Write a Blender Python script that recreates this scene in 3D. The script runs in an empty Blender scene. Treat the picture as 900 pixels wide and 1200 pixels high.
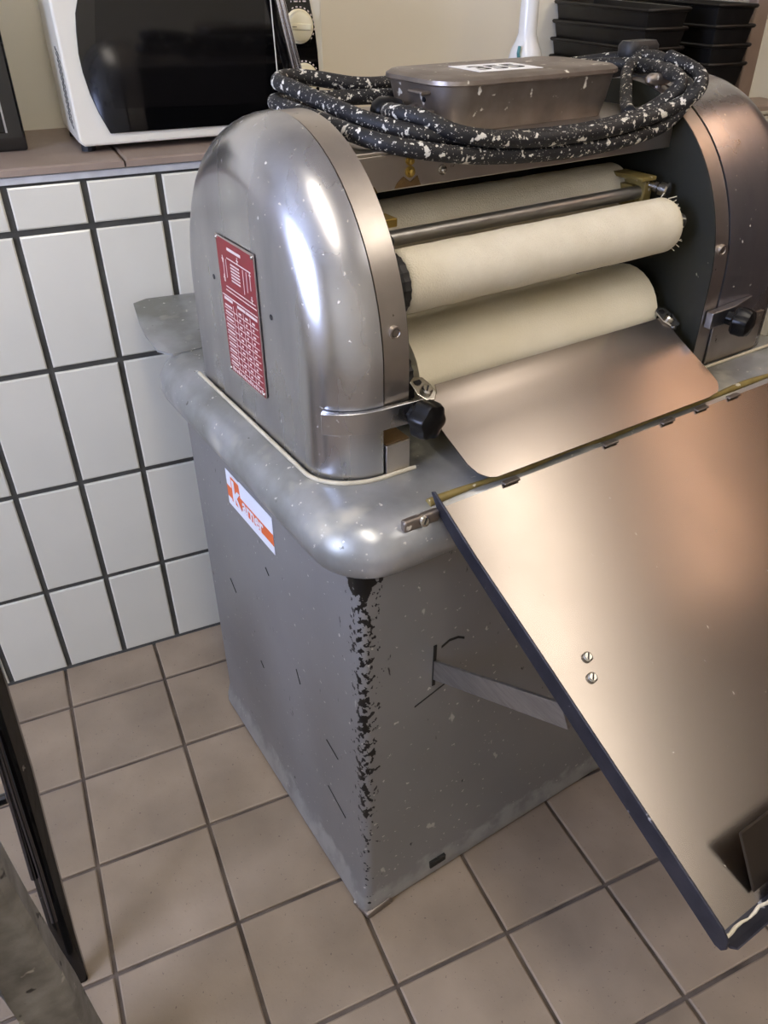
import bpy, bmesh, math, random
from mathutils import Vector, Matrix
random.seed(7)
PI = math.pi
S = bpy.context.scene
col = S.collection

# ------------------------------------------------------------------ camera
cd = bpy.data.cameras.new('camera'); cam = bpy.data.objects.new('camera', cd); col.objects.link(cam)
cam.location = (0.1285, -1.4525, 1.3185); cam.rotation_euler = (0.9597, 0.0011, -0.4259)
cd.sensor_fit = 'VERTICAL'; cd.sensor_height = 36; cd.lens = 923.44/1200*36; cd.clip_start = .02
S.camera = cam
# ------------------------------------------------------------------ light of the place
w = bpy.data.worlds.new('world'); S.world = w; w.use_nodes = True
w.node_tree.nodes['Background'].inputs[0].default_value = (.75, .85, 1, 1)
w.node_tree.nodes['Background'].inputs[1].default_value = .35
S.view_settings.view_transform = 'Standard'; S.view_settings.look = 'None'
S.view_settings.exposure = 0.3; S.view_settings.gamma = 1
WINDOW_E = 16.0; FILL_E = 13.5; SIDE_E = 5.6; WARM_E = 1.9

# ------------------------------------------------------------------ materials
def lin(c):
    if isinstance(c, str):
        c = [int(c[i:i+2], 16)/255 for i in (0, 2, 4)]
    return tuple((v/12.92 if v <= .04045 else ((v+.055)/1.055)**2.4) for v in c[:3]) + (1,)
M = {}
def mat(name, c1, c2=None, scale=6, rough=.5, r2=None, metal=0, bump=0, bscale=60, lo=.28, hi=.72, detail=5,
        stretch=None, specks=(), spec=.5, coat=0, emit=None, estr=0, rand=0):
    """principled material; c1/c2 mixed by noise, `specks` = (colour, scale, threshold, metal, stretch) flecks on top"""
    m = bpy.data.materials.new(name); m.use_nodes = True; M[name] = m
    nt = m.node_tree; N = nt.nodes; L = nt.links; b = N['Principled BSDF']
    b.inputs['Roughness'].default_value = rough; b.inputs['Metallic'].default_value = metal
    b.inputs['Specular IOR Level'].default_value = spec; b.inputs['Coat Weight'].default_value = coat
    b.inputs['Base Color'].default_value = lin(c1)
    if emit:
        b.inputs['Emission Color'].default_value = lin(emit); b.inputs['Emission Strength'].default_value = estr
    tc = N.new('ShaderNodeTexCoord')
    def noise(sc, st=None, det=detail, off=0):
        mp = N.new('ShaderNodeMapping'); L.new(tc.outputs['Object'], mp.inputs[0])
        mp.inputs['Scale'].default_value = st or (1, 1, 1); mp.inputs['Location'].default_value = (off, off*.7, off*1.3)
        n = N.new('ShaderNodeTexNoise'); n.inputs['Scale'].default_value = sc; n.inputs['Detail'].default_value = det
        L.new(mp.outputs[0], n.inputs['Vector']); return n.outputs['Fac']
    def ramp(fac, a, bb):
        r = N.new('ShaderNodeMapRange'); r.inputs[1].default_value = a; r.inputs[2].default_value = bb
        r.clamp = True; L.new(fac, r.inputs[0]); return r.outputs[0]
    def mix(fac, A, B):
        x = N.new('ShaderNodeMix'); x.data_type = 'RGBA'; L.new(fac, x.inputs[0])
        for v, i in ((A, 6), (B, 7)):
            if isinstance(v, (tuple, list)): x.inputs[i].default_value = v
            else: L.new(v, x.inputs[i])
        return x.outputs[2]
    out = lin(c1); met = None
    if c2:
        f = ramp(noise(scale, stretch), lo, hi); out = mix(f, lin(c1), lin(c2))
        if r2 is not None:
            r = N.new('ShaderNodeMapRange'); r.inputs[3].default_value = rough; r.inputs[4].default_value = r2
            L.new(f, r.inputs[0]); L.new(r.outputs[0], b.inputs['Roughness'])
    mf = None
    for k, s in enumerate(specks):
        c, sc, th, st = s[:4]
        f = ramp(noise(sc, st, 3, 3.1*(k+1)), th, th+(s[4] if len(s) > 4 else .03))
        out = mix(f, out, lin(c))
        if metal:
            inv = N.new('ShaderNodeMath'); inv.operation = 'SUBTRACT'; inv.inputs[0].default_value = 1; L.new(f, inv.inputs[1])
            if mf is None: mf = inv.outputs[0]
            else:
                mu = N.new('ShaderNodeMath'); mu.operation = 'MULTIPLY'; L.new(mf, mu.inputs[0]); L.new(inv.outputs[0], mu.inputs[1]); mf = mu.outputs[0]
    if mf is not None:
        mu = N.new('ShaderNodeMath'); mu.operation = 'MULTIPLY'; mu.inputs[1].default_value = metal; L.new(mf, mu.inputs[0]); L.new(mu.outputs[0], b.inputs['Metallic'])
    if rand:      # every tile a little lighter or darker than the next
        oi = N.new('ShaderNodeObjectInfo'); hs = N.new('ShaderNodeHueSaturation'); rr = N.new('ShaderNodeMapRange')
        rr.inputs[3].default_value = 1-rand; rr.inputs[4].default_value = 1+rand; L.new(oi.outputs['Random'], rr.inputs[0])
        L.new(rr.outputs[0], hs.inputs['Value']); L.new(out, hs.inputs['Color']); out = hs.outputs[0]
    if not isinstance(out, tuple): L.new(out, b.inputs['Base Color'])
    if bump:
        bp = N.new('ShaderNodeBump'); bp.inputs['Strength'].default_value = bump; bp.inputs['Distance'].default_value = .002
        L.new(noise(bscale, stretch, 4, 9), bp.inputs['Height']); L.new(bp.outputs[0], b.inputs['Normal'])
    m['_out'] = 0
    return m

mat('wall_tile', 'DFDCCC', 'D6D4C5', 3, .12, .2, rand=.035, bump=.04, bscale=14)
mat('wall_grout', '4E4D47', '3B3A35', 30, .9, bump=.4, bscale=200)
mat('floor_tile', 'A5937C', '8A7A66', 7, .38, .55, rand=.08, bump=.1, bscale=160, specks=(('6E5D50', 240, .70, None), ('BBAA9C', 20, .74, None)))
mat('floor_grout', '7A6D60', '463D34', 14, .95, bump=.5, bscale=200)
mat('ledge_tile', '9C8B7C', '857465', 8, .5, bump=.1, bscale=120)
mat('plaster', 'EFE9D4', 'E6DFC9', 2.5, .75, bump=.06, bscale=60)
mat('plaster_stained', 'CBC4B0', 'A4977F', 14, .85, bump=.15, bscale=60)
mat('brown_wall', '4E3E32', '403227', 3, .7)
mat('ceiling_paint', 'E4E2DA', 'DAD7CE', 2, .9)
mat('brown_trim', '8C7A6C', '7C6A5D', 20, .5)
mat('zinc_strip', 'CBCCCB', 'B4B5B4', 40, .45)
FL = ('DAD5C4', 130, .715, None)
mat('aluminium', 'CACBCE', '9FA0A7', 9, .22, .36, metal=1, bump=.08, bscale=26, stretch=(1, 1, .3), specks=(('E4E0D6', 150, .70, None), ('E0DCD2', 90, .73, None),))
mat('aluminium_dull', 'C2BBB3', 'A8A098', 12, .3, .42, metal=1, bump=.08, bscale=80, specks=(FL, ('4E4538', 60, .72, None)))
mat('aluminium_cast', 'A39A92', '7C736B', 14, .38, .55, metal=.95, bump=.2, bscale=90, specks=(('D8D2C4', 70, .66, None), ('6B5A35', 18, .74, None)))
mat('table_paint', 'AEB0B1', '86877F', 9, .28, .46, metal=.6, lo=.36, hi=.66, bump=.15, bscale=50, specks=(('B9B5A6', 13, .60, None, .14), ('D2CFC5', 110, .685, None), ('DAD7CE', 24, .735, (1, .5, 1)), ('7E7350', 16, .75, None), ('5B5A52', 60, .72, None)))
mat('stainless', 'AFA69E', 'A49B93', 4, .24, .28, metal=1)
mat('tray_steel', 'A39B93', '958D85', 4, .23, .29, metal=1, bump=0, bscale=220, specks=(('C4B8A8', 190, .74, (1, .25, 1)),))
mat('dark_and_shaded_steel', '4A4B55', '34353D', 20, .4, .55, metal=.8, bump=.15, bscale=100, specks=(('8E8E92', 60, .70, None),))  # dark tone paints shadow onto the tray's side lips; clamp and screws share it
mat('flap_steel', '5A5148', '453E38', 8, .35, .5, metal=.9)
mat('rod_steel', '55555A', rough=.15, metal=1)
mat('bar_steel', 'B2AFAA', '989590', 30, .35, metal=.9, stretch=(1, 1, 8), bump=.1, bscale=100)
mat('chrome', 'E8E8EA', rough=.22, metal=1)
mat('felt', 'E8E0CA', 'DDD4BC', 25, .95, bump=.6, bscale=500, spec=.1)
mat('belt_cloth', 'EFE6CC', 'E4DABD', 10, .95, bump=.35, bscale=500, spec=.1)
mat('dark_green', '25261D', '1B1B15', 8, .45, .6, specks=(('8F8D78', 60, .71, None), ('6A4A26', 14, .72, None)))
mat('black_void', '16150F', '201E17', 8, .7)
mat('black_plastic', '0A0A0B', '111112', 20, .3, spec=.3, bump=.05, bscale=60)
mat('black_gear', '1C1B1A', '2A2826', 30, .5, bump=.2, bscale=120, specks=(('C9C2A6', 60, .66, None),))
mat('cable_rubber', '17171A', '101012', 30, .6, bump=.25, bscale=200, specks=(('D9D5C8', 70, .63, (1, 1, 1)), ('D9D5C8', 140, .63, None), ('B9B5AA', 330, .645, None)))
mat('plug_rubber', '2A2A2B', '1D1D1F', 30, .5, specks=(('A8A59A', 90, .70, None),))
mat('red_plate', '7E1420', '8C1C28', 20, .35)
mat('white_print', 'DCCFC8', rough=.5)
mat('plate_rim', 'BDB3AC', rough=.3, metal=.9)
mat('sticker_white', 'E9EBF2', rough=.3)
mat('sticker_orange', 'E8641C', rough=.3)
mat('paper', 'F4F4F2', rough=.6)
mat('ink', '101014', rough=.5)
mat('rust', '6B5128', '4E3A1C', 40, .85, bump=.3, bscale=200)
mat('resin', '8F7D45', '6F6032', 40, .5, bump=.3, bscale=120, specks=(('C9C2AC', 70, .64, None),))
mat('gasket', 'CFC6AE', 'B5AB90', 30, .6)
mat('brass', 'B49A54', rough=.35, metal=1)
mat('screw', 'CFCBC2', 'A8A49B', 50, .25, metal=1)
mat('mw_white', 'E6E2D2', 'E0DCCA', 4, .3, coat=.2)
mat('mw_black', '060607', rough=.06, coat=.5)
mat('mw_window', '0E0D0D', rough=.08)
mat('mw_cream', 'E3DBB9', rough=.35)
mat('mw_dark', '1A1A1A', rough=.6)
mat('gloss_black', '0C0C0D', rough=.12, coat=.5)
mat('silver', 'B8B8B8', rough=.3, metal=.8)
mat('pan_black', '0D0C0B', '161412', 12, .36, .5, spec=.3, bump=.12, bscale=60, specks=(('6E6A62', 70, .74, None),))
mat('bottle_white', 'E9EAE6', rough=.2, coat=.3)
mat('teal', '4E8C90', rough=.4)
mat('lacquer_black', '070708', '0B0B0C', 10, .1, coat=.4, specks=(('5A564E', 60, .73, None),))
mat('weathered_grey', '918E87', '625F58', 25, .6, .75, bump=.6, bscale=50, specks=(('A8A296', 30, .68, None), ('2A2723', 25, .68, None)))
mat('lamp_white', 'E8E8E6', rough=.5)
mat('fill_glow', 'FFFFFF', rough=.5, emit='FFF2E0', estr=FILL_E)  # glow of the added fill tube
mat('side_glow', 'FFFFFF', rough=.5, emit='FFF4E6', estr=SIDE_E)
mat('warm_glow', 'FFFFFF', rough=.5, emit='FFB468', estr=WARM_E)
mat('day_glow', 'FFFFFF', rough=.5, emit='C4D2FF', estr=WINDOW_E)

def cabinet_paint():
    m = mat('cabinet_paint', '8C8B89', '807F7D', 3, .34, .44, metal=.35, bump=.06, bscale=160,
            specks=(('C4C1B8', 110, .69, None), ('B4B1A8', 40, .725, (1, 1, .5)), ('1B1A18', 45, .72, (1, 1, .5)), ('24221F', 60, .72, (1, 3, .4))))
    nt = m.node_tree; N = nt.nodes; L = nt.links; b = N['Principled BSDF']
    tc = N.new('ShaderNodeTexCoord'); sp = N.new('ShaderNodeSeparateXYZ'); L.new(tc.outputs['Object'], sp.inputs[0])
    def math_(op, a, c=None):
        n = N.new('ShaderNodeMath'); n.operation = op
        for i, v in ((0, a), (1, c)):
            if v is None: continue
            if isinstance(v, (int, float)): n.inputs[i].default_value = v
            else: L.new(v, n.inputs[i])
        return n.outputs[0]
    def rng(v, a, bb, c=0, d=1):
        r = N.new('ShaderNodeMapRange'); r.clamp = True
        for i, q in ((1, a), (2, bb), (3, c), (4, d)): r.inputs[i].default_value = q
        L.new(v, r.inputs[0]); return r.outputs[0]
    mp = N.new('ShaderNodeMapping'); L.new(tc.outputs['Object'], mp.inputs[0]); mp.inputs['Scale'].default_value = (1, 1, .75); mp.inputs['Rotation'].default_value = (.5, .5, 0)
    nz = N.new('ShaderNodeTexNoise'); nz.inputs['Scale'].default_value = 125; nz.inputs['Detail'].default_value = 3; L.new(mp.outputs[0], nz.inputs[0])
    # chipped paint along the front left corner: distance from the corner edge
    d = math_('ADD', math_('ABSOLUTE', sp.outputs[0]), math_('ABSOLUTE', sp.outputs[1]))
    thr = rng(d, .0, .06, .44, .86)
    top = rng(sp.outputs[2], .70, .728, 0, .3)
    thr2 = math_('SUBTRACT', thr, math_('MULTIPLY', top, rng(d, .02, .05, 1, 0)))
    low = rng(sp.outputs[2], .05, .35, .14, 0)
    chip = rng(math_('SUBTRACT', nz.outputs['Fac'], math_('ADD', thr2, low)), 0, .02)
    # pale worn lower edge on the left face
    n2 = N.new('ShaderNodeTexNoise'); n2.inputs['Scale'].default_value = 28; n2.inputs['Detail'].default_value = 6; L.new(tc.outputs['Object'], n2.inputs[0])
    worn = math_('MULTIPLY', rng(math_('ADD', sp.outputs[2], math_('MULTIPLY', n2.outputs['Fac'], -.105)), .012, -.012), rng(n2.outputs['Fac'], .35, .6, .35, .9))
    src = b.inputs['Base Color'].links[0].from_socket
    x = N.new('ShaderNodeMix'); x.data_type = 'RGBA'; L.new(worn, x.inputs[0]); L.new(src, x.inputs[6]); x.inputs[7].default_value = lin('A6A6A2')
    y = N.new('ShaderNodeMix'); y.data_type = 'RGBA'; L.new(chip, y.inputs[0]); L.new(x.outputs[2], y.inputs[6]); y.inputs[7].default_value = lin('0E0D0C')
    L.new(y.outputs[2], b.inputs['Base Color'])
    return m
cabinet_paint()

# ------------------------------------------------------------------ mesh helpers
class MB:
    def __init__(s): s.v = []; s.f = []
    def add(s, vs, fs):
        o = len(s.v); s.v += [tuple(q) for q in vs]; s.f += [tuple(o+i for i in f) for f in fs]; return s
    def box(s, x0, x1, y0, y1, z0, z1):
        return s.add([(x, y, z) for z in (z0, z1) for y in (y0, y1) for x in (x0, x1)],
                     [(0, 2, 3, 1), (4, 5, 7, 6), (0, 1, 5, 4), (2, 6, 7, 3), (0, 4, 6, 2), (1, 3, 7, 5)])
    def bar(s, p0, p1, w, h, up=(0, 0, 1)):
        p0 = Vector(p0); p1 = Vector(p1); d = (p1-p0).normalized(); a = d.cross(Vector(up)).normalized(); b = a.cross(d)
        vs = [p+a*i*w/2+b*j*h/2 for p in (p0, p1) for i, j in ((-1, -1), (1, -1), (1, 1), (-1, 1))]
        return s.add(vs, [(0, 3, 2, 1), (4, 5, 6, 7), (0, 1, 5, 4), (1, 2, 6, 5), (2, 3, 7, 6), (3, 0, 4, 7)])
    def loft(s, rings, cap0=True, cap1=True, closed=True):
        n = len(rings[0]); vs = [q for r in rings for q in r]; fs = []
        for i in range(len(rings)-1):
            for j in range(n if closed else n-1):
                k = (j+1) % n; fs.append((i*n+j, i*n+k, (i+1)*n+k, (i+1)*n+j))
        if cap0: fs.append(tuple(range(n-1, -1, -1)))
        if cap1: fs.append(tuple((len(rings)-1)*n+j for j in range(n)))
        return s.add(vs, fs)
    def rev(s, p0, p1, prof, n=24, lobes=0, amp=0):
        """profile [(t, r)] revolved about the axis p0-p1 (t in metres from p0)"""
        p0 = Vector(p0); d = (Vector(p1)-p0).normalized(); a = d.orthogonal().normalized(); b = d.cross(a)
        rings = []
        for t, r in prof:
            rr = []
            for k in range(n):
                an = 2*PI*k/n; q = r*(1+amp*math.cos(lobes*an)) if lobes else r
                rr.append(p0+d*t+a*q*math.cos(an)+b*q*math.sin(an))
            rings.append(rr)
        return s.loft(rings)
    def cyl(s, p0, p1, r, n=20, bev=0):
        L = (Vector(p1)-Vector(p0)).length
        pr = [(0, r), (L, r)] if not bev else [(0, r-bev), (bev, r), (L-bev, r), (L, r-bev)]
        return s.rev(p0, p1, pr, n)
    def tube(s, path, r, n=10, closed=False):
        P = [Vector(p) for p in path]; rings = []; pa = None
        for i, p in enumerate(P):
            if closed: d = P[(i+1) % len(P)]-P[i-1]
            else: d = P[min(i+1, len(P)-1)]-P[max(i-1, 0)]
            d.normalize()
            a = d.orthogonal().normalized() if pa is None else (pa-d*pa.dot(d)).normalized()
            pa = a; b = d.cross(a); rr = r[i] if isinstance(r, (list, tuple)) else r
            rings.append([p+a*rr*math.cos(2*PI*k/n)+b*rr*math.sin(2*PI*k/n) for k in range(n)])
        if closed: rings.append(rings[0]); return s.loft(rings, False, False)
        return s.loft(rings)
    def prism(s, poly, f, h0, h1):
        """2-D polygon mapped by f(u, v, h), extruded h0..h1"""
        return s.loft([[f(u, v, h0) for u, v in poly], [f(u, v, h1) for u, v in poly]])
    def build(s, name, m, parent=None, smooth=None, bevel=0, seg=2, loc=None):
        me = bpy.data.meshes.new(name); me.from_pydata(s.v, [], s.f); me.update()
        bm = bmesh.new(); bm.from_mesh(me); bmesh.ops.recalc_face_normals(bm, faces=bm.faces); bm.to_mesh(me); bm.free()
        return obj(name, me, m, parent, smooth, bevel, seg, loc)
def obj(name, me, m, parent=None, smooth=None, bevel=0, seg=2, loc=None):
    o = bpy.data.objects.new(name, me); col.objects.link(o)
    if m and not me.materials: me.materials.append(M[m])
    if smooth is not None:
        for p in me.polygons: p.use_smooth = True
        me.set_sharp_from_angle(angle=math.radians(smooth))
    if bevel:
        b = o.modifiers.new('bevel', 'BEVEL'); b.width = bevel; b.segments = seg; b.limit_method = 'ANGLE'; b.angle_limit = math.radians(40)
    if parent: o.parent = parent
    if loc: o.location = loc
    return o
def empty(name, loc, rz=0, label=None, cat=None, group=None):
    o = bpy.data.objects.new(name, None); col.objects.link(o); o.location = loc; o.rotation_euler = (0, 0, rz); o.empty_display_size = .05
    if label: tag(o, label, cat, group)
    return o
def tag(o, label, cat, group=None):
    o['label'] = label; o['category'] = cat
    if group: o['group'] = group
    return o
def structure(o): o['kind'] = 'structure'; return o
def text(name, body, size, m, mw, parent, extrude=.0002, bold=0, shear=0, align='LEFT'):
    c = bpy.data.curves.new(name, 'FONT'); c.body = body; c.size = size; c.extrude = extrude; c.offset = bold; c.shear = shear; c.align_x = align
    t = bpy.data.objects.new(name+'_tmp', c); col.objects.link(t); bpy.context.view_layer.update()
    me = bpy.data.meshes.new_from_object(t.evaluated_get(bpy.context.evaluated_depsgraph_get()))
    bpy.data.objects.remove(t); me.name = name; me.transform(mw); me.materials.clear()
    return obj(name, me, m, parent)
def spline(P, per=6, closed=False):
    P = [Vector(p) for p in P]; n = len(P); out = []
    for i in range(n if closed else n-1):
        g = (lambda k: P[k % n]) if closed else (lambda k: P[max(0, min(n-1, k))])
        a, b, c, d = g(i-1), g(i), g(i+1), g(i+2)
        for k in range(per):
            t = k/per
            out.append(.5*((2*b)+(c-a)*t+(2*a-5*b+4*c-d)*t*t+(3*b-a-3*c+d)*t**3))
    if not closed: out.append(P[-1])
    return out
def rrect(x0, x1, y0, y1, r, z, n=6):
    pts = []
    for cx, cy, a0 in ((x1-r, y0+r, -PI/2), (x1-r, y1-r, 0), (x0+r, y1-r, PI/2), (x0+r, y0+r, PI)):
        for k in range(n+1):
            a = a0+PI/2*k/n; pts.append((cx+r*math.cos(a), cy+r*math.sin(a), z))
    return pts

# ------------------------------------------------------------------ room shell
def tile_mesh(name, w, h, d, m, bev=.003):
    """tile lying in xy, face at z=d, centred"""
    a, b = w/2, h/2; R = [[(x*q, y*r, z) for x, y in ((-1, -1), (1, -1), (1, 1), (-1, 1))] for q, r, z in ((a, b, 0), (a, b, d-bev*.6), (a-bev, b-bev, d))]
    me = bpy.data.meshes.new(name); mb = MB().loft(R); me.from_pydata(mb.v, [], mb.f); me.update(); me.materials.append(M[m]); return me
X0, X1, Y0, ZC = -1.7, 2.3, -3.0, 2.6
YR = .345                      # the wall above the ledge stands further back
ZL = 1.051                     # ledge top
floor = structure(MB().box(X0-.1, X1+.1, Y0-.1, .12, -.1, -.005).build('floor', 'floor_grout'))
pit = .2; g = .007
fm = tile_mesh('tile', pit-g, pit-g, .005, 'floor_tile', .0022)
for i in range(-6, 10):
    for j in range(-1, 15):
        x = -.0116+(i+.5)*pit; y = -.1266-(j-.5)*pit
        if y > .02: continue
        if j == 0:            # the cut row along the wall
            continue
        o = obj('tile', fm, None, floor); o.location = (x, y, -.005+random.uniform(-.0006, .0003)); o.rotation_euler = (random.uniform(-.002, .002), random.uniform(-.002, .002), (0, PI/2, PI, -PI/2)[random.randrange(4)])
fc = tile_mesh('tile', pit-g, .1266-g*1.2, .005, 'floor_tile', .0022)
for i in range(-6, 10):
    o = obj('tile', fc, None, floor); o.location = (-.0116+(i+.5)*pit, -.0633, -.005)
# tiled lower wall
wall = structure(MB().box(X0-.1, 1.68, 0, .12, -.05, 1.026).build('wall_back', 'wall_grout'))
tw, th_, hb, gg = .1223, .2423, .224, .0105
cols = range(-14, 14)
rows = [(0, hb, .005)] + [(hb+k*th_, hb+(k+1)*th_, 0) for k in range(3)] + [(hb+3*th_, 1.027, 0)]
for r, (z0, z1, lift) in enumerate(rows):
    me = tile_mesh('tile', tw-gg, z1-z0-gg, .006, 'wall_tile', .0025)
    for c in cols:
        x = (c+.5)*tw
        if x > 1.64: continue
        o = obj('tile', me, None, wall); o.location = (x, .0015, (z0+z1)/2)
        o.rotation_euler = (PI/2+random.uniform(-.004, .004), 0, random.uniform(-.004, .004))
structure(MB().loft([[(X0, -.0, -.004), (X0, -.007, -.004), (X0, -.0, .007)], [(1.64, 0, -.004), (1.64, -.007, -.004), (1.64, 0, .007)]]).build('trim_1', 'wall_grout'))
# ledge
led = structure(MB().box(X0, 1.68, .0, YR+.02, 1.0265, ZL-.012).build('trim_2', 'floor_grout'))
for k in range(-6, 6):
    x0 = .315+k*.3; me = tile_mesh('tile', .297, YR+.02-.006, .0115, 'ledge_tile', .004)
    if x0+.3 > 1.9: continue
    o = obj('tile', me, None, led); o.location = (x0+.15, (YR+.006)/2-.006, ZL-.0118)
structure(MB().box(X0, 1.68, -.006, .0, 1.0265, ZL-.0135).build('trim_3', 'zinc_strip', bevel=.001))
structure(MB().box(X0-.1, 1.9, YR, YR+.1, 0, ZC).build('wall_rear', 'plaster'))
# pier at the right: stained side, brown corner, tiled front
pier = structure(MB().box(1.75, X1+.1, .10, YR+.1, 0, ZC).build('wall_pier', 'plaster_stained'))
structure(MB().box(1.728, 1.768, .084, .112, 0, ZC).build('trim_4', 'brown_trim', bevel=.004))
pm = tile_mesh('tile', .148, .198, .008, 'wall_tile', .003)
for i in range(3):
    for k in range(12):
        o = obj('tile', pm, None, pier); o.location = (1.773+.0755+i*.152, .0995, .1+k*.202); o.rotation_euler = (PI/2, 0, 0)
structure(MB().box(X0-.1, X0, Y0, .0, 0, 1.0).build('wall_left', 'plaster'))
for nm, a in (('wall_left_upper', (X0-.1, X0, Y0, YR, 2.25, ZC)), ('wall_left_rear', (X0-.1, X0, -.7, YR, 1.0, 2.25)), ('wall_left_front', (X0-.1, X0, Y0, -1.8, 1.0, 2.25))):
    structure(MB().box(*a).build(nm, 'plaster'))
structure(MB().box(X1, X1+.1, Y0, .1, 0, ZC).build('wall_right', 'brown_wall'))
structure(MB().box(X0-.1, X1+.1, Y0-.1, Y0, 0, ZC).build('wall_front', 'plaster'))
structure(MB().box(X0-.1, X1+.1, Y0-.1, YR+.1, ZC, ZC+.1).build('ceiling', 'ceiling_paint'))
win = structure(MB().box(X0-.06, X0-.05, -1.8, -.7, 1.0, 2.25).build('window_1', 'day_glow'))
fr = MB()
for y in (-1.8, -1.275, -.75): fr.box(X0-.05, X0+.0, y, y+.05, 1.0, 2.25)
fr.box(X0-.05, X0, -1.8, -.7, 1.0, 1.05).box(X0-.05, X0, -1.8, -.7, 2.2, 2.25)
fr.build('window_frame', 'lamp_white', win)
def lamp(x, y, z, lx, ly, glow, label):
    r = empty('ceiling_lamp', (x, y, z), 0, label, 'lamp')
    MB().box(-lx/2-.02, lx/2+.02, -ly/2-.02, ly/2+.02, .03, .075).build('housing', 'lamp_white', r, bevel=.004)
    MB().box(-lx/2, lx/2, -ly/2, ly/2, 0, .03).build('diffuser', glow, r, bevel=.006)
lamp(1.84, -1.5, ZC-.075, .30, 2.1, 'side_glow', 'long white fluorescent ceiling lamp near the brown wall')
lamp(.25, -1.5, ZC-.075, .2, 1.2, 'fill_glow', 'added fill light, a shorter white ceiling tube over the middle of the room')  # unseen tube added to lift the general brightness of room and ledge
wl = empty('wall_lamp', (X1, -.75, 2.02), 0, 'long warm glowing lamp on the brown wall', 'lamp')
MB().box(-.03, 0, -.5, .5, -.12, .12).build('back_plate', 'lamp_white', wl, bevel=.004)
MB().box(-.09, -.03, -.47, .47, -.09, .09).build('diffuser', 'warm_glow', wl, bevel=.01)

# ------------------------------------------------------------------ the dough moulding machine
TH = math.radians(8.4)
K = empty('dough_moulder', (.391, -.802, 0), TH,
          'grey and aluminium dough moulding machine with felt rollers on a painted cabinet', 'machine')
# cabinet
CW, CDp = .83, .565
rings = [rrect(-.004, CW+.004, -.003, CDp, .014, .006), rrect(-.009, CW+.009, -.005, CDp, .016, .012), rrect(-.008, CW+.008, -.004, CDp, .016, .03),
         rrect(0, CW, 0, CDp, .014, .055), rrect(0, CW, 0, CDp, .014, .20), rrect(0, CW, 0, CDp, .014, .735)]
cab = MB().loft(rings).build('cabinet', 'cabinet_paint', K, smooth=40)
for x, y in ((.03, .03), (CW-.03, .03), (.03, CDp-.03), (CW-.03, CDp-.03)):
    MB().cyl((x, y, 0), (x, y, .012), .025, 16).build('foot', 'rust', K)
MB().add([(-.004, -.012, 0), (.05, -.008, 0), (.045, .02, 0), (-.012, .03, 0), (-.006, -.009, .012), (.045, -.006, .017), (.04, .02, .02), (-.011, .03, .01)],
         [(0, 1, 2, 3), (4, 5, 6, 7), (0, 1, 5, 4), (1, 2, 6, 5), (2, 3, 7, 6), (3, 0, 4, 7)]).build('corner_crust', 'aluminium_cast', K, bevel=.004)
# slot, scratches and the maker's marks on the cabinet
sl = MB().box(.1135, .1185, -.0012, .002, .488, .565)
sl.build('slot', 'black_void', cab)
for pts, wd in (([(.127, .556), (.140, .562), (.155, .560), (.166, .553)], .004), ([(.085, .462), (.145, .482)], .0022)):
    MB().loft([[(x, -.0007, z+q*wd/2), (x, .0006, z+q*wd/2), (x, .0006, z+q*wd/2-wd*q*.99-.0002), (x, -.0007, z-q*wd/2)] for x, z in pts for q in (1,)]).build('scratch', 'black_void', cab)
for ya, za, yb, zb in ((.11, .335, .075, .325), (.115, .215, .06, .195), (.45, .42, .43, .40), (.35, .3, .34, .29), (.2, .41, .19, .385), (.28, .56, .27, .55)):
    MB().bar((-.0003, ya, za), (-.0003, yb, zb), .0012, .0016).build('scratch', 'black_void', cab)
gr_ = MB()
for k in range(2):
    for q in range(2): gr_.box(.125+q*.0165, .125+q*.0165+.0155, -.0068, 0, .03+k*.008, .0365+k*.008)
gr_.build('vent_grille', 'black_void', cab)
# sticker: white with orange band, on the left side
def onside(x=-.0012):      # text frame on the left face: u runs to the front, v up
    return lambda u, v, h: (x-h, .3985-u, .6125+v)
st = MB().prism([(0, 0), (.1625, 0), (.1625, .066), (.052, .066), (.048, .064), (0, .064)], onside(-.0004), 0, .0006).build('sticker', 'sticker_white', K)
MB().prism([(0, .0155), (.1625, .0155), (.1625, .036), (.0, .036)], onside(-.0008), 0, .0004).build('band', 'sticker_orange', st)
def sidemat(u, v, x):
    return Matrix(((0, 0, -1, x), (-1, 0, 0, .3985-u), (0, 1, 0, .6125+v), (0, 0, 0, 1)))
MB().prism([(.016, .012), (.052, .012), (.050, .040), (.048, .058), (.018, .058)], onside(-.0010), 0, .0003).build('emblem_ground', 'sticker_orange', st)
text('lettering', 'k', .056, 'sticker_white', sidemat(.020, .0145, -.0016), st, bold=.0016)
text('lettering', 'arner', .033, 'sticker_white', sidemat(.0565, .0175, -.0016), st, bold=.0007)

# table top with rolled rim
TX0, TX1, TY0, TY1, ZT = -.034, .9, -.026, .62, .80
prof = [(.03, .728), (.014, .731), (.004, .740), (0, .755), (.002, .770), (.010, .784), (.022, .794), (.038, .7995), (.06, .80)]
tb = MB().loft([rrect(TX0+e, TX1-e, TY0+e, TY1-e, max(.075-e, .012), z, 8) for e, z in prof]).build('table_top', 'table_paint', K, smooth=50)
poly = [(-.016, .60), (-.016, .655), (-.010, .70), (.004, .768), (.03, .776), (.30, .735), (.55, .70), (.55, .57), (0, .57)]
MB().loft([[(x, y, .7975+max(0, y-.6)*.13) for x, y in poly], [(x, y, .8015+max(0, y-.6)*.13) for x, y in poly]]).build('rear_apron', 'table_paint', tb)
pth = [(.10+k*.02, .006+.0012*math.sin(k*.7), .7985) for k in range(35)]
MB().tube(pth, [.0046+.001*math.sin(k*.9+1) for k in range(35)], 8).build('sealant', 'resin', tb, smooth=60)

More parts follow.
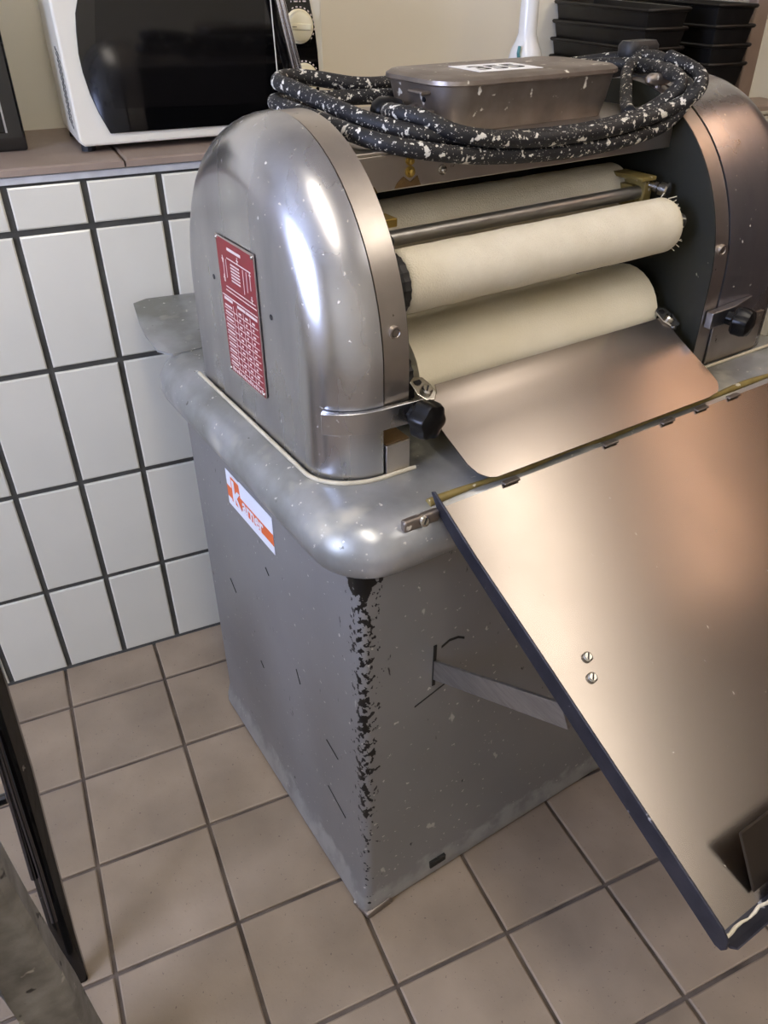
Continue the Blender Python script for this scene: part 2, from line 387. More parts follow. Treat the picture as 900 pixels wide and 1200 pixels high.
# hood covers and side plates
YC, AA, BB, ZS = .30, .218, .248, .93
def arch(e, zb, n=48):
    pts = [(YC-AA+e, zb), (YC-AA+e, (zb+ZS)/2)]
    for k in range(n+1):
        a = PI-PI*k/n; pts.append((YC+(AA-e)*math.cos(a), ZS+(BB-e)*math.sin(a)))
    return pts+[(YC+AA-e, (zb+ZS)/2), (YC+AA-e, zb)]
def cover(xs, sgn, wid, Rx, Re, zb, name):
    rings = [[(xs, y, z) for y, z in arch(0, zb)]]
    straight = wid-Rx
    for k in range(11):
        t = PI/2*k/10
        rings.append([(xs+sgn*(straight+Rx*math.sin(t)), y, z) for y, z in arch(Re*(1-math.cos(t)), zb)])
    rings = [r for i, r in enumerate(rings) if i != 1 or straight > .002]
    return MB().loft(rings, True, True).build(name, 'aluminium', K, smooth=32)
ZB = .8015
cl = cover(.0868, -1, .0738, .075, .062, ZB, 'side_cover')
cr = cover(.680, 1, .18, .07, .06, ZB, 'side_cover')
def plate(x0, x1, name, m, e=.0, notch=True, par=K):
    a = arch(e, ZB)
    if notch: a = [(YC-AA+.045, ZB), (YC-AA+.045, .894), (YC-AA+e, .894)] + [q for q in a[1:] if q[1] > .9 or q[0] > YC]
    return MB().loft([[(x0, y, z) for y, z in a], [(x1, y, z) for y, z in a]]).build(name, m, par, smooth=25)
pl = plate(.0892, .123, 'side_plate', 'aluminium_dull', .0014)
pr = plate(.65, .6775, 'side_plate', 'aluminium_dull', .0012, False)
plate(.1232, .125, 'inner_liner', 'dark_green', .004, True, pl)
plate(.648, .6498, 'inner_liner', 'dark_green', .0015, False, pr)
MB().box(.0895, .1235, YC-AA-.003, YC-AA+.05, ZB, .842).build('foot_block', 'aluminium_dull', pl, bevel=.001)
MB().box(.0895, .1235, YC-AA-.0, YC-AA+.045, .842, .8435).build('rust_face', 'rust', pl)
for p, x in ((pl, .105), (pr, .663)):
    MB().rev((x, .0875, .98), (x, .04, .977), [(-.003, .0075), (.0035, .0075), (.0036, .0055), (.001, .004)], 16).build('plug_hole', 'aluminium_dull', p, smooth=40)
    MB().cyl((x, .087, .98), (x, .0845, .98), .0042, 14).build('screw', 'aluminium_cast', p)
# bead of sealant round the left cover
def outline(e, xs=.088, Rx=.075, Re=.062):
    out = []
    for k in range(13):
        t = PI/2*k/12; q = Re*(1-math.cos(t)); out.append((xs-(Rx+e)*math.sin(t), YC-AA-e+q))
    return out
ol = [(x, y, .802) for x, y in [(.13, YC-AA-.006)]+outline(.005)] + [(.008, .2+.02*k, .802) for k in range(15)]
MB().tube(ol, .0028, 8).build('sealant', 'gasket', cl, smooth=60)
# strap with star knob, left
a_ = outline(.0015)[:9]; b_ = outline(.0075)[:9]
z0, z1 = .868, .896
pa = [(.137, .0765)]+a_; pb = [(.137, .0705)]+b_
rg = [[(p[0], p[1], z0), (q[0], q[1], z0), (q[0], q[1], z1), (p[0], p[1], z1)] for p, q in zip(pa, pb)]
MB().loft(rg).build('strap', 'aluminium', cl, smooth=35, bevel=.001)
def star_knob(p, d, r, par):
    p = Vector(p); q = p+Vector(d)
    MB().rev(p, q, [(0, .010), (.010, .010), (.011, r*.85), (.015, r), (.028, r), (.034, r*.9), (.0375, r*.55), (.038, .004)], 42, 6, .07).build('star_knob', 'black_plastic', par, smooth=35)
star_knob((.120, .0705, .882), (.22, -1, .0), .0225, cl)
# right strap, a wedge, with knob
MB().loft([[(.655, .081, .868), (.655, .070, .868), (.655, .070, .892), (.655, .081, .892)], [(.70, .081, .868), (.70, .066, .872), (.70, .066, .896), (.70, .081, .896)], [(.755, .081, .885), (.755, .078, .885), (.755, .078, .898), (.755, .081, .898)]]).build('strap', 'aluminium', cr, bevel=.001)
star_knob((.690, .068, .880), (.25, -1, -.05), .021, cr)
MB().box(.6785, .80, .0795, .0822, .803, .866).build('cover_flange', 'aluminium_dull', cr, bevel=.001)
MB().tube([(.66+k*.03, .073, .802) for k in range(8)], .0025, 8).build('sealant', 'gasket', cr, smooth=60)
# rating plate on the left cover
XF = .013
def face(u, v, h): return (XF-.001-h, .3515-u, .857+v)
pw, ph = .112, .184
rp = MB().prism([(0, 0), (pw-.004, 0), (pw, .004), (pw, ph+.001), (0, ph)], face, 0, .0012).build('rating_plate', 'plate_rim', cl)
MB().prism([(.002, .002), (pw-.002, .002), (pw-.002, ph-.002), (.002, ph-.002)], face, .0012, .0014).build('red_field', 'red_plate', rp)
pt = MB()
def rect(u0, u1, v0, v1): pt.prism([(u0, v0), (u1, v0), (u1, v1), (u0, v1)], face, .0014, .0016)
rect(.034, .074, .171, .1745)                                     # title
for k in range(10):
    v = .012+k*.0088; rect(.006, .106, v, v+.0009); rect(.008, .030, v+.0032, v+.0056)
    for q in range(3): rect(.050+q*.02, .0545+q*.02+.003*(k % 2), v+.003, v+.0055)
for u in (.034, .044, .064, .084): rect(u, u+.0008, .012, .100)
rect(.004, .108, .108, .1095); rect(.008, .034, .103, .1065); rect(.048, .072, .102, .1055); rect(.074, .106, .102, .1055)
rect(.018, .108, .117, .1182); rect(.020, .106, .122, .1232); rect(.03, .10, .160, .1612)
for u, v in ((.018, .128), (.026, .135), (.076, .128), (.086, .133), (.096, .138)): rect(u, u+.0012, v, .158)
for k in range(6): rect(.040, .066, .134+k*.004, .1358+k*.004)
for u, v in ((.014, .156), (.094, .156), (.014, .132), (.094, .126), (.06, .164)): rect(u, u+.006, v, v+.0012); rect(u+.002, u+.0034, v-.004, v+.005)
for k in range(16): rect(.010+k*.006, .0135+k*.006, .004, .0095-(k % 3)*.001)
pt.build('print', 'white_print', rp)
for u, v in ((.003, ph-.004), (pw-.004, ph-.003), (.003, .004), (pw-.006, .006)):
    MB().rev(face(u, v, .001), face(u, v, .1), [(0, .0028), (.0014, .0026), (.0022, .0012)], 12).build('rivet', 'screw', rp, smooth=60)
for y, z in ((.378, .978), (.209, .977)):
    MB().cyl((XF+.001, y, z), (XF-.0006, y, z), .0035, 12).build('screw', 'dark_and_shaded_steel', cl)

# inside: back panel, beam, rollers
XL, XR = .1255, .6475
MB().box(XL, XR, .48, .486, .801, 1.138).build('back_panel', 'black_void', K)
bm_ = MB().box(.1235, .6495, .20, .212, 1.099, 1.1385).build('cross_beam', 'aluminium_dull', K, bevel=.001)
MB().box(.1235, .6495, .20, .49, 1.1388, 1.1425).build('top_sheet', 'aluminium_dull', K, bevel=.001)
for x, z, r in ((.199, 1.129, .0055), (.1995, 1.117, .0065), (.246, 1.114, .006)):
    MB().rev((x, .201, z), (x, .1, z), [(0, r), (.003, r), (.0032, r*.6), (.007, r*.6), (.008, r*.4)], 12).build('bolt', 'brass' if x < .2 else 'screw', bm_, smooth=40)
MB().prism([(.178, 1.101), (.215, 1.101), (.21, 1.112), (.2, 1.106), (.19, 1.113), (.182, 1.107)], lambda u, v, h: (u, .1995-h, v), 0, .0008).build('rust_stain', 'rust', bm_)
MB().prism([(.128, 1.099), (.155, 1.099), (.15, 1.106), (.135, 1.108)], lambda u, v, h: (u, .1995-h, v), 0, .0008).build('rust_stain', 'rust', bm_)
def roller(name, m, y, z, r, x0, x1):
    b = .006
    pr_ = [(0, r-b), (b*.4, r-b*.3), (b*1.2, r)]+[((x1-x0)*k/24, r+random.uniform(-.0004, .0004)) for k in range(1, 24)]+[(x1-x0-b*1.2, r), (x1-x0-b*.4, r-b*.3), (x1-x0, r-b)]
    o = MB().rev((x0, y, z), (x1, y, z), pr_, 40).build(name, m, K, smooth=60)
    MB().cyl((XL-.002, y, z), (XR+.002, y, z), .011, 14).build('shaft', 'bar_steel', o, smooth=50)
    return o
r1 = roller('felt_roller', 'felt', .155, 1.007, .0375, .151, .612)
MB().rev((.136, .155, 1.007), (.2, .155, 1.007), [(0, .022), (.002, .032), (.006, .035), (.014, .0355), (.016, .03)], 44, 22, .02).build('end_ring', 'black_gear', r1, smooth=30)
MB().rev((.611, .155, 1.007), (.7, .155, 1.007), [(0, .03), (.008, .028), (.012, .012)], 30).build('end_ring', 'black_gear', r1, smooth=40)
fr_ = MB()
for k in range(46):
    a = random.uniform(0, 2*PI); ro = random.uniform(.028, .037); q = Vector((.609, .155+ro*math.cos(a), 1.007+ro*math.sin(a)))
    fr_.tube([q, q+Vector((random.uniform(.004, .012), random.uniform(-.006, .006), random.uniform(-.007, .007)))], .0007, 4)
fr_.build('frayed_thread', 'felt', r1)['kind'] = 'stuff'
r2 = roller('felt_roller', 'felt', .272, 1.032, .038, .145, .625)
MB().cyl((XL-.002, .213, 1.040), (.624, .213, 1.040), .0095, 18).build('guide_rod', 'bar_steel', K, smooth=50)
# lower cloth belt over its drum and behind
ring = []
for k in range(17):
    a = math.radians(200-k*12.5); ring.append((.207+.066*math.cos(a), .868+.066*math.sin(a)))
ring += [(.40, .93), (.44, .90), (.44, .85), (.40, .83), (.16, .822)]
bt = MB().loft([[(x, y, z) for y, z in ring] for x in [.181+.44*k/12 for k in range(13)]]).build('cloth_belt', 'belt_cloth', K, smooth=50)
MB().rev((.128, .207, .868), (.3, .207, .868), [(0, .05), (.002, .060), (.048, .0605), (.052, .05)], 96, 32, .022).build('belt_drum', 'black_gear', bt, smooth=25)
MB().rev((.62, .207, .868), (.7, .207, .868), [(0, .06), (.008, .058), (.02, .03)], 40).build('belt_drum', 'black_gear', bt, smooth=40)
# bearing block and set screws on the right, small stop on the left
bk = MB().box(.598, .628, .195, .255, 1.058, 1.064).box(.612, .628, .20, .25, 1.02, 1.058).box(.602, .646, .215, .245, 1.02, 1.05).build('bearing_block', 'resin', K, bevel=.0015)
MB().rev((.622, .20, 1.052), (.63, .165, 1.047), [(0, .005), (.008, .005), (.009, .008), (.014, .008), (.015, .006), (.018, .0105), (.028, .0105), (.030, .008)], 18).build('set_screw', 'screw', bk, smooth=35)
sb = MB().box(.1255, .15, .15, .175, 1.073, 1.083).build('stop_block', 'brass', K, bevel=.0015)
MB().rev((.1255, .15, 1.058), (.2, .15, 1.058), [(0, .008), (.014, .008), (.018, .004)], 16).build('set_screw', 'black_plastic', sb, smooth=40)
for y, z in ((.153, .852), (.121, .862), (.171, .892)):
    MB().rev((.647, y, z), (.6, y-.004, z), [(0, .005), (.012, .005), (.013, .009), (.02, .009), (.022, .006)], 16).build('set_screw', 'screw', pr, smooth=40)

# scraper plate under the belt: top edge (y .13, z .87) to the lower edge (y 0, z .812), slight crease
def sp(u, s, h):
    if s < .045: y, z = .131-s*.895, .8735-s*.47
    else: y, z = .0907-(s-.045)*.925, .8524-(s-.045)*.40
    return (u, y-h*.42, z+h*.9)
outl = [(.196, 0), (.192, .012), (.172, .030), (.166, .045), (.1655, .075), (.1665, .122), (.171, .137), (.179, .147), (.191, .151), (.576, .151), (.598, .148), (.609, .141), (.615, .130), (.617, .112), (.6185, .075), (.6195, .045), (.622, .010), (.622, 0)]
rows_ = [0, .012, .03, .045, .075, .112, .122, .130, .137, .143, .148, .151]
def span(s):
    L = outl[:9]; Rr = outl[9:][::-1]
    def it(P):
        for (u0, s0), (u1, s1) in zip(P, P[1:]):
            if s0 <= s <= s1: return u0+(u1-u0)*(s-s0)/max(1e-9, s1-s0)
        return P[-1][0]
    return it(L), it(Rr)
rg = []
for s in rows_:
    a, b = span(s); rg.append([sp(a+(b-a)*k/8, s, 0) for k in range(9)]+[sp(a+(b-a)*k/8, s, .0015) for k in range(8, -1, -1)])
scr = MB().loft(rg).build('scraper_plate', 'stainless', K, smooth=20)
def slot_screw(p, d, r, par, m='screw'):
    p = Vector(p); d = Vector(d).normalized()
    o = MB().rev(p, p+d, [(0, r), (r*.5, r), (r*.75, r*.7)], 16).build('screw', m, par, smooth=40)
    a = d.orthogonal().normalized(); q = p+d*(r*.76)
    MB().bar(q-a*r*.65, q+a*r*.65, r*.3, r*.06, d).build('screw_slot', 'ink', o)
    return o
for x, sg in ((.176, -1), (.626, 1)):
    lugp = [(x-.013, -.012), (x-.004, -.018), (x+.008, -.014), (x+.013, 0), (x+.013, .014), (x+.006, .022), (x-.006, .020), (x-.013, .008)]
    lg = MB().loft([[sp(u, 0, h) [:1] + (sp(u, 0, h)[1]-v*.895, sp(u, 0, h)[2]-v*.47) for u, v in lugp] for h in (.0018, .0045)]).build('lug', 'screw', scr, bevel=.001)
    c = sp(x-.003, 0, .0045); MB().cyl((c[0], c[1]+.008, c[2]+.004), (c[0], c[1]+.0078, c[2]+.0046), .0055, 14).build('lug_hole', 'ink', lg)
    slot_screw((c[0]+.004, c[1]-.007, c[2]-.0035), (0, -.42, .9), .0078, lg)

# big sloping tray, hooked to the table's front edge
tu = Vector((0, -.9015, -.4327)); tn = Vector((0, -.4327, .9015)); t0 = Vector((0, .004, .8035))
def tr(x, s, h): q = t0+tu*s+tn*h; return (x, q.y, q.z)
TL, TRX = .515, .78
tg = []
for k in range(13):
    s = .014+(TL-.014)*k/12; tg.append([tr(.104+(TRX-.104)*j/10, s, 0) for j in range(11)]+[tr(.104+(TRX-.104)*j/10, s, -.002) for j in range(10, -1, -1)])
tray = MB().loft(tg).build('tray', 'tray_steel', K, smooth=20)
lip = [(.0, .017), (.03, .016), (.09, .014), (.2, .016), (.35, .017), (.47, .018), (.508, .018), (.520, .014), (.526, .004), (.526, -.004), (.520, -.008), (.47, -.008), (.2, -.008), (.06, -.006), (.02, -.001), (-.004, .012)]
MB().loft([[tr(.1005, s, h) for s, h in lip], [tr(.1035, s, h) for s, h in lip]]).build('side_lip', 'dark_and_shaded_steel', tray, bevel=.0008)  # plain steel in shadow, the shade put into its dark colour
MB().loft([[tr(TRX+.0035, s, h) for s, h in lip], [tr(TRX+.0005, s, h) for s, h in lip]]).build('side_lip', 'dark_and_shaded_steel', tray, bevel=.0008)
fl = [(.5145, -.002), (.5145, .0), (.520, .001), (.5245, .006), (.528, .013), (.5295, .013), (.5275, .003), (.522, -.002)]
MB().loft([[tr(x, s, h) for s, h in fl] for x in (.106, TRX)]).build('front_lip', 'dark_and_shaded_steel', tray)
ck = [tr(.107+k*.009, .5185+.0012*math.sin(k*1.9), .0012+.0012*math.sin(k*2.7+1)) for k in range(74)]
MB().tube(ck, [.0012+.0004*math.sin(k*1.3)+.0006*random.random() for k in range(74)], 8).build('flour_crust', 'felt', tray, smooth=80)
for p in ((.159, .240), (.149, .261)): slot_screw(tr(p[0], p[1], 0), tn, .0058, tray)
hg = MB().box(.052, .102, -.016, -.006, .786, .801).build('hinge', 'aluminium_cast', K, bevel=.003)
slot_screw((.078, -.016, .7945), (0, -.8, .45), .0065, hg)
for x in (.2, .37, .48, .55, .62):
    MB().box(x, x+.024, -.014, -.006, .7975, .8005).build('hook', 'aluminium_cast', tray, bevel=.0008)
MB().bar((.1165, .01, .512), (.1185, -.232, .650), .0045, .031).build('strut', 'bar_steel', K, bevel=.0006)
# stop flap at the front of the tray
fp = [(0, .0), (.21, .0), (.21, .058), (.006, .058)]
fv = Vector((0, .033, .046)).normalized(); f0 = Vector((.162, -.4515, .588)); fnn = Vector((0, -fv.z, fv.y))
stp = MB().prism(fp, lambda u, v, h: tuple(f0+Vector((u, 0, 0))+fv*v+fnn*h), 0, .003).build('stop_flap', 'flap_steel', tray, bevel=.0008)
MB().rev((.172, -.468, .590), (.30, -.464, .590), [(0, .003), (.008, .010), (.03, .012), (.07, .012)], 14).build('clamp', 'dark_and_shaded_steel', stp, smooth=50)

# switch housing on top
bx = [rrect(.287, .563, .243, .372, .034, 1.1428, 8), rrect(.281, .569, .239, .379, .036, 1.165, 8), rrect(.275, .575, .236, .386, .038, 1.1935, 8)]
hb_ = MB().loft(bx).build('switch_housing', 'aluminium_cast', K, smooth=40)
ld = MB().loft([rrect(.272, .578, .233, .389, .040, 1.194, 8), rrect(.270, .580, .231, .391, .042, 1.1955, 8), rrect(.271, .579, .232, .390, .041, 1.2, 8), rrect(.277, .573, .238, .384, .036, 1.2035, 8)]).build('lid', 'aluminium_cast', hb_, smooth=40)
MB().box(.262, .284, .27, .300, 1.184, 1.188).box(.262, .284, .268, .298, 1.163, 1.167).build('bracket', 'aluminium_cast', hb_, bevel=.0015)
MB().cyl((.2785, .285, 1.177), (.2765, .285, 1.177), .003, 10).build('screw_hole', 'ink', hb_)
MB().rev((.285, .30, 1.157), (.20, .345, 1.16), [(0, .015), (.012, .014), (.02, .010), (.024, .010)], 16).build('cable_gland', 'aluminium_cast', hb_, smooth=40)
MB().rev((.268, .315, 1.16), (.19, .355, 1.162), [(0, .010), (.004, .015), (.018, .0185), (.032, .0175), (.04, .012), (.043, .004)], 24).build('gland_cap', 'black_plastic', hb_, smooth=40)
la = math.radians(-4); lc = Vector((.405, .305))
def lbl(u, v): return (lc.x+u*math.cos(la)-v*math.sin(la), lc.y+u*math.sin(la)+v*math.cos(la))
lb = MB().loft([[lbl(u, v)+(z,) for u, v in ((-.05, -.036), (.05, -.036), (.05, .036), (-.05, .036))] for z in (1.2036, 1.2041)]).build('number_label', 'paper', hb_)
text('lettering', '355', .052, 'ink', Matrix.Translation((lc.x, lc.y-.0185, 1.2042)) @ Matrix.Rotation(la, 4, 'Z') @ Matrix.Diagonal((1, 1, 1, 1)), lb, extrude=.0001, bold=.0012, align='CENTER')
# wing nut on the right arch
kn = MB().cyl((.66, .250, 1.158), (.66, .250, 1.176), .006, 12).build('oval_nut', 'aluminium_cast', K)
MB().loft([[(.66+rx*math.cos(2*PI*k/24)*.87+ry*math.sin(2*PI*k/24)*.5, .25-rx*math.cos(2*PI*k/24)*.5*.6+ry*math.sin(2*PI*k/24)*.87, z) for k in range(24)] for rx, ry, z in ((.014, .006, 1.172), (.022, .010, 1.176), (.0225, .010, 1.182), (.017, .006, 1.187))]).build('wing', 'aluminium_cast', kn, smooth=50)
# power cord coiled round the housing
RC = .0098
A1 = [(.149, .426, 1.191), (.151, .387, 1.187), (.159, .325, 1.178), (.176, .255, 1.166), (.214, .207, 1.155), (.285, .196, 1.144), (.38, .196, 1.138), (.483, .196, 1.138), (.585, .204, 1.147), (.63, .200, 1.166), (.645, .199, 1.180), (.655, .222, 1.189), (.69, .289, 1.190), (.684, .36, 1.188)]
B1 = [(.60, .42, 1.182), (.52, .437, 1.178), (.35, .433, 1.178), (.271, .430, 1.180), (.215, .447, 1.189), (.175, .449, 1.193)]
A2 = [(.137, .410, 1.168), (.141, .381, 1.166), (.147, .286, 1.159), (.159, .214, 1.152), (.212, .184, 1.140), (.3, .1835, 1.126), (.411, .183, 1.119), (.517, .183, 1.121), (.61, .190, 1.131), (.645, .186, 1.156), (.657, .192, 1.170), (.665, .213, 1.180), (.70, .29, 1.200), (.70, .38, 1.193)]
B2 = [(.62, .445, 1.178), (.5, .415, 1.170), (.333, .407, 1.166), (.265, .415, 1.167), (.19, .430, 1.168), (.15, .432, 1.169)]
A3 = [(.274, .335, 1.162), (.235, .30, 1.165), (.21, .25, 1.172), (.222, .212, 1.170), (.265, .183, 1.152), (.358, .178, 1.1395), (.459, .178, 1.1375), (.546, .182, 1.142), (.625, .186, 1.154), (.660, .180, 1.172), (.68, .20, 1.190), (.685, .26, 1.205)]
c1 = MB().tube(spline(A1+B1, 6, True), RC, 12, True)
cord = c1.build('power_cord', 'cable_rubber', K, smooth=60)
MB().tube(spline(A2+B2, 6, True), RC, 12, True).build('cord_loop', 'cable_rubber', cord, smooth=60)
MB().tube(spline(A3, 6), RC, 12).build('cord_loop', 'cable_rubber', cord, smooth=60)
MB().tube(spline([(.560, .205, 1.150), (.595, .245, 1.154), (.635, .285, 1.170), (.67, .318, 1.186), (.705, .328, 1.200), (.728, .345, 1.206)], 6), .0085, 12).build('cord_loop', 'cable_rubber', cord, smooth=60)
pg = MB().rev((.730, .352, 1.176), (.728, .352, 1.3), [(0, .016), (.006, .019), (.016, .0195), (.02, .017)], 24).build('plug', 'plug_rubber', cord, smooth=40)
MB().loft([rrect(.697, .758, .340, .372, .012, 1.194, 5), rrect(.694, .761, .338, .374, .014, 1.199, 5), rrect(.694, .761, .338, .374, .014, 1.212, 5), rrect(.698, .757, .342, .370, .012, 1.218, 5)]).build('plug_cap', 'plug_rubber', pg, smooth=40)

# ------------------------------------------------------------------ microwave on the ledge
PHI = math.radians(1)
mw = empty('microwave', (.253, .062, ZL), PHI, 'cream white microwave oven with black curved glass front on the tiled ledge', 'microwave')
MWW, MWH, MWD = .447, .285, .215
body = MB().loft([[(x, y, z) for x, y in ((.004, .02), (MWW-.004, .02), (MWW-.004, MWD), (.004, MWD))] for z in (.012, MWH)]).build('casing', 'mw_white', mw, bevel=.006)
FZ = .0105
# front frame (white) with convex panel
MB().loft([[(u, 0, v) for u, v in ((.004, FZ+.006), (.012, FZ), (MWW-.008, FZ), (MWW, FZ+.008), (MWW, FZ+MWH-.012), (MWW-.008, FZ+MWH-.006), (.008, FZ+MWH-.006), (0, FZ+MWH-.012))],
           [(u, .03, v) for u, v in ((.004, FZ+.006), (.012, FZ), (MWW-.008, FZ), (MWW, FZ+.008), (MWW, FZ+MWH-.012), (MWW-.008, FZ+MWH-.006), (.008, FZ+MWH-.006), (0, FZ+MWH-.012))]]).build('front_frame', 'mw_white', mw, bevel=.004)
Lz = [(.056, .018), (.043, .050), (.035, .078), (.030, .110), (.029, .135), (.032, .165), (.036, .19), (.046, .215), (.06, .25), (.07, .265)]
Rz = [(.405, .265), (.417, .235), (.424, .20), (.431, .165), (.435, .125), (.4365, .09), (.435, .06), (.429, .03), (.425, .016)]
lens = [(u, v+FZ) for u, v in Lz+Rz][::-1]
lp = MB().prism(lens, lambda u, v, h: (u, -h, v), -.001, .004).build('glass_panel', 'mw_black', mw, bevel=.001)
MB().prism([(.07, .055), (.335, .048), (.345, .24), (.075, .24), (.058, .15)], lambda u, v, h: (u, -h, v+FZ), .0041, .0045).build('window_screen', 'mw_window', lp)
MB().prism([(.3585, .016), (.3602, .016), (.353, .25), (.3513, .25)], lambda u, v, h: (u, -h, v+FZ), .0041, .005).build('door_gap', 'mw_white', lp)
hp = spline([(.425, -.006, .045), (.419, -.026, .075), (.409, -.030, .115), (.398, -.031, .16), (.388, -.031, .205), (.378, -.028, .245), (.372, -.006, .275)], 5)
hn = MB().tube([(x-.031, y, z+FZ-.0) for x, y, z in hp], .0045, 10).tube([(x-.023, y, z+FZ) for x, y, z in hp], .0045, 10).build('door_handle', 'chrome', mw, smooth=60)
for u, v in ((.402, .163), (.407, .082)):
    kb = MB().rev((u, -.004, v+FZ), (u, -1, v+FZ), [(0, .026), (.002, .026), (.003, .0235), (.012, .022), (.014, .019)], 36).build('dial', 'mw_cream', mw, smooth=35)
    MB().bar((u-.0185, -.017, v+FZ+.001), (u+.0185, -.017, v+FZ-.001), .010, .006, (0, -1, 0)).build('grip', 'mw_cream', kb, bevel=.002)
    MB().bar((u-.018, -.0205, v+FZ+.001), (u-.010, -.0205, v+FZ+.0005), .0008, .001, (0, -1, 0)).build('pointer', 'mw_dark', kb)
    tk = MB()
    for k in range(11):
        a = math.radians(110-k*15); tk.bar((u+.0275*math.cos(a), -.0043, v+FZ+.0275*math.sin(a)), (u+.0295*math.cos(a), -.0043, v+FZ+.0295*math.sin(a)), .0032, .0006, (0, -1, 0))
    tk.build('dial_marks', 'white_print', lp)
pr2 = MB()
for u, wv in ((.389, .002), (.395, .007), (.4045, .003), (.411, .006)): pr2.box(u, u+wv, -.0046, -.004, FZ+.1985, FZ+.2005)
pr2.build('panel_print', 'white_print', lp)
vm = MB()
for i in range(4):
    for k in range(13):
        y = .045+i*.011; z = .035+k*.0088+i*.003; vm.cyl((.0045, y, z), (.0032, y, z), .0027, 6)
vm.build('vent_hole', 'mw_dark', body)['kind'] = 'stuff'
for x, y in ((.02, .03), (MWW-.03, .03), (.02, MWD-.03), (MWW-.03, MWD-.03)):
    MB().cyl((x, y, 0), (x, y, .013), .012, 12).build('foot', 'mw_dark', mw)

# black appliance beside it
ap = empty('toaster_oven', (.036, .19, ZL), 0, 'glossy black boxy appliance with silver edge beside the microwave', 'appliance')
MB().box(-.135, .138, -.04, .055, .004, .295).build('casing', 'gloss_black', ap, bevel=.005)
MB().box(-.138, .142, -.055, -.04, .0, .30).build('front_frame', 'gloss_black', ap, bevel=.004)
MB().box(-.12, .112, -.058, -.0545, .03, .27).build('door', 'mw_window', ap, bevel=.001)
MB().box(.1125, .1155, -.0595, -.0545, .03, .085).box(.1125, .1155, -.0595, -.0545, .090, .27).build('edge_strip', 'silver', ap)
MB().box(.125, .139, -.0575, -.054, .192, .206).build('latch', 'silver', ap)

# white bottle
bo = empty('spray_bottle', (1.212, .20, ZL), 0, 'white plastic bottle with teal spot standing between the wall and black pans', 'bottle')
MB().rev((0, 0, 0), (0, 0, 1), [(0, .034), (.004, .037), (.075, .037), (.095, .036), (.11, .032), (.125, .024), (.14, .0195), (.22, .0185), (.24, .017)], 28).build('body', 'bottle_white', bo, smooth=50)
MB().rev((0, 0, .238), (0, 0, 1), [(0, .014), (.02, .014), (.022, .012), (.05, .010)], 20).build('neck', 'bottle_white', bo, smooth=40)
MB().tube([(-.030, -.022, .094), (-.034, -.024, .106), (-.030, -.021, .118)], .0035, 8).build('teal_tab', 'teal', bo)

# ------------------------------------------------------------------ black loaf pans
def pan_mesh(L, W, H):
    def rc(e, z): return [(x, y, z) for x, y, _ in rrect(-L/2+e, L/2-e, -W/2+e, W/2-e, max(.004, .012-e*.3), 0, 2)]
    t = .016
    mb = MB().loft([rc(t+.002, 0), rc(t, .002), rc(.004, H-.008), rc(.0, H-.007), rc(-.002, H-.003), rc(0, H), rc(.004, H-.001), rc(.005, H-.006), rc(t+.0015, .0045), rc(t+.004, .0035)])
    me = bpy.data.meshes.new('loaf_pan'); me.from_pydata(mb.v, [], mb.f); me.update()
    bm = bmesh.new(); bm.from_mesh(me); bmesh.ops.recalc_face_normals(bm, faces=bm.faces); bm.to_mesh(me); bm.free()
    me.materials.append(M['pan_black']); return me
pA = pan_mesh(.33, .115, .085)
def pan(x, y, z, rx, ry, rz, label, group):
    o = obj('loaf_pan', pA, None, None, 30); o.location = (x, y, z); o.rotation_euler = (math.radians(rx), math.radians(ry), math.radians(rz)); return tag(o, label, 'baking pan', group)
GA, GB = 'nested black loaf pans next to the bottle', 'nested black loaf pans beside the brown post'
pan(1.424, .176, ZL+.0005, 0, 0, 90, 'bottom black loaf pan on the ledge in the stack next to the white bottle', GA)
pan(1.423, .176, ZL+.0355, 0, 0, 90, 'middle black loaf pan nested in the stack next to the white bottle', GA)
pan(1.424, .176, ZL+.0705, 0, 0, 90, 'upper black loaf pan directly under the topmost pan next to the bottle', GA)
pan(1.424, .176, ZL+.1062, -.8, -1.0, 90, 'empty topmost black loaf pan lying on top of the stack next to the bottle', GA)
pan(1.608, .176, ZL+.0005, 0, 0, 90, 'bottom black loaf pan on the ledge in the stack beside the brown post', GB)
pan(1.608, .176, ZL+.0355, 0, 0, 90, 'middle black loaf pan nested in the stack beside the brown post', GB)
pan(1.608, .176, ZL+.0705, 0, 0, 90, 'third black loaf pan up, nested in the stack beside the brown post', GB)
pan(1.606, .180, ZL+.110, 1.0, -1.0, 90, 'topmost black loaf pan perched loosely on the stack beside the brown post', GB)

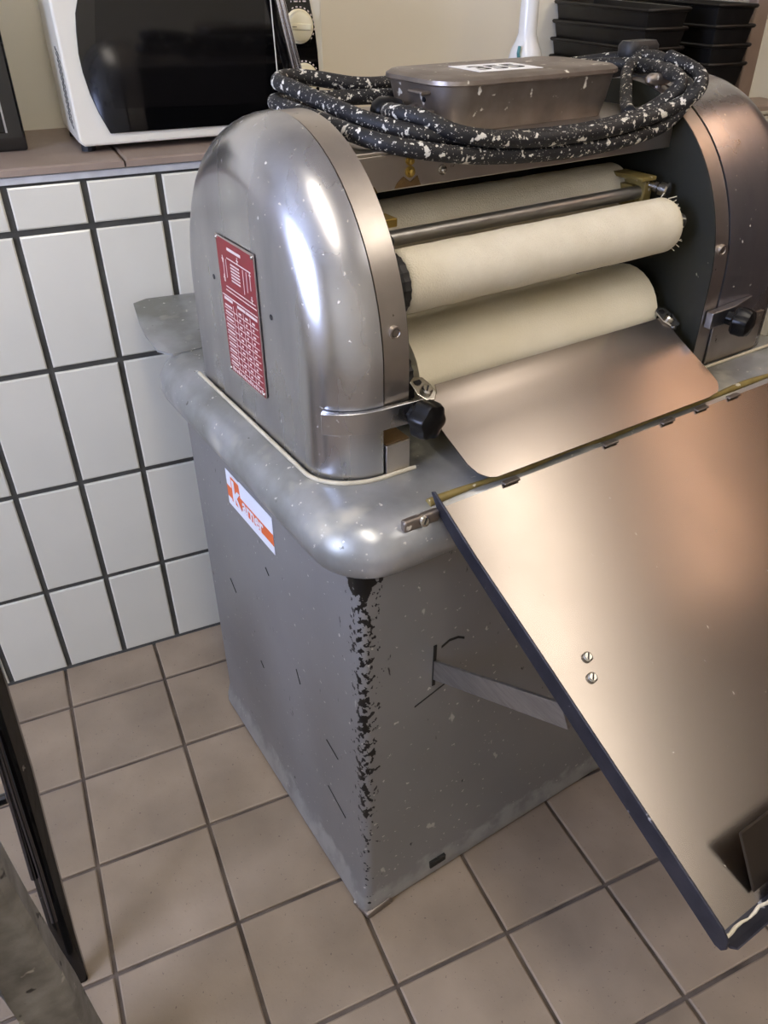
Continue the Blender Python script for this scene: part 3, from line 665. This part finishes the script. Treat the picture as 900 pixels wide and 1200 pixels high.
# ------------------------------------------------------------------ things at the left edge of the floor
fc_ = empty('folding_chair', (-.065, -.70, 0), 0, 'black lacquered folding metal frame with thin rods leaning by the tiled wall', 'chair')
o_ = Vector((-.065, -.70, 0))
def rel(P): return [tuple(Vector(p)-o_) for p in P]
def flat_tube(P, w, t, name, m, par):
    P = [Vector(p) for p in P]; rg = []
    for i, p in enumerate(P):
        d = (P[min(i+1, len(P)-1)]-P[max(i-1, 0)]).normalized(); a = d.cross(Vector((0, 1, 0))).normalized(); b = a.cross(d)
        ww = w[i] if isinstance(w, list) else w
        rg.append([p+a*ww/2*math.copysign(abs(math.cos(q))**.5, math.cos(q))+b*t/2*math.copysign(abs(math.sin(q))**.5, math.sin(q)) for q in [2*PI*k/12 for k in range(12)]])
    return MB().loft(rg).build(name, m, par, smooth=40)
flat_tube(rel([(-.066, -.71, 0), (-.066, -.68, .09), (-.058, -.64, .27), (-.052, -.61, .39), (-.048, -.58, .53), (-.046, -.55, .66)]), [.03, .034, .038, .04, .04, .04], .02, 'leg', 'lacquer_black', fc_)
flat_tube(rel([(-.30, -.71, 0), (-.30, -.68, .09), (-.298, -.64, .27), (-.295, -.61, .39), (-.294, -.58, .53), (-.294, -.55, .66)]), [.03, .034, .038, .04, .04, .04], .02, 'leg', 'lacquer_black', fc_)
for dx in (0, -.2):
    MB().tube(rel([(-.072+dx, -.672, .235), (-.068+dx, -.645, .33), (-.064+dx, -.615, .44), (-.060+dx, -.585, .55), (-.058+dx, -.56, .64)]), .0055, 10).build('rod', 'rod_steel', fc_, smooth=60)
    MB().tube(rel([(-.0655+dx, -.698, .155), (-.062+dx, -.672, .255), (-.060+dx, -.645, .36), (-.058+dx, -.61, .47)]), .0045, 10).build('rod', 'rod_steel', fc_, smooth=60)
MB().bar(*rel([(-.06, -.553, .655), (-.295, -.553, .655)]), .02, .03).build('cross_bar', 'lacquer_black', fc_, bevel=.004)
MB().cyl(*rel([(-.075, -.622, .36), (-.29, -.622, .36)]), .008, 12).build('cross_bar', 'lacquer_black', fc_)

gs = empty('trestle', (-.09, -.87, 0), 0, 'rough weathered grey forked trestle leg standing before the black frame', 'trestle')
og = Vector((-.09, -.87, 0))
def leg(P, w, t):
    P = [Vector(p)-og for p in P]; rg = []
    for i, p in enumerate(P):
        ww = w[i]; rg.append([(p.x+ww/2*u+random.uniform(-.002, .002), p.y+t/2*v+random.uniform(-.002, .002), p.z) for u, v in ((-.8, -1), (.8, -1), (1, -.7), (1, .7), (.8, 1), (-.8, 1), (-1, .7), (-1, -.7))])
    MB().loft(rg).build('leg', 'weathered_grey', gs, smooth=35)
n = 12
leg([(-.063+(-.022)*k/n, -.85, .72*k/n) for k in range(n+1)], [.074-.012*k/n for k in range(n+1)], .05)
leg([(-.170+(.07)*k/n, -.90, .72*k/n) for k in range(n+1)], [.05+.012*k/n for k in range(n+1)], .05)
MB().box(-.08, .07, -.05, .045, .705, .745).build('head', 'weathered_grey', gs, bevel=.006)
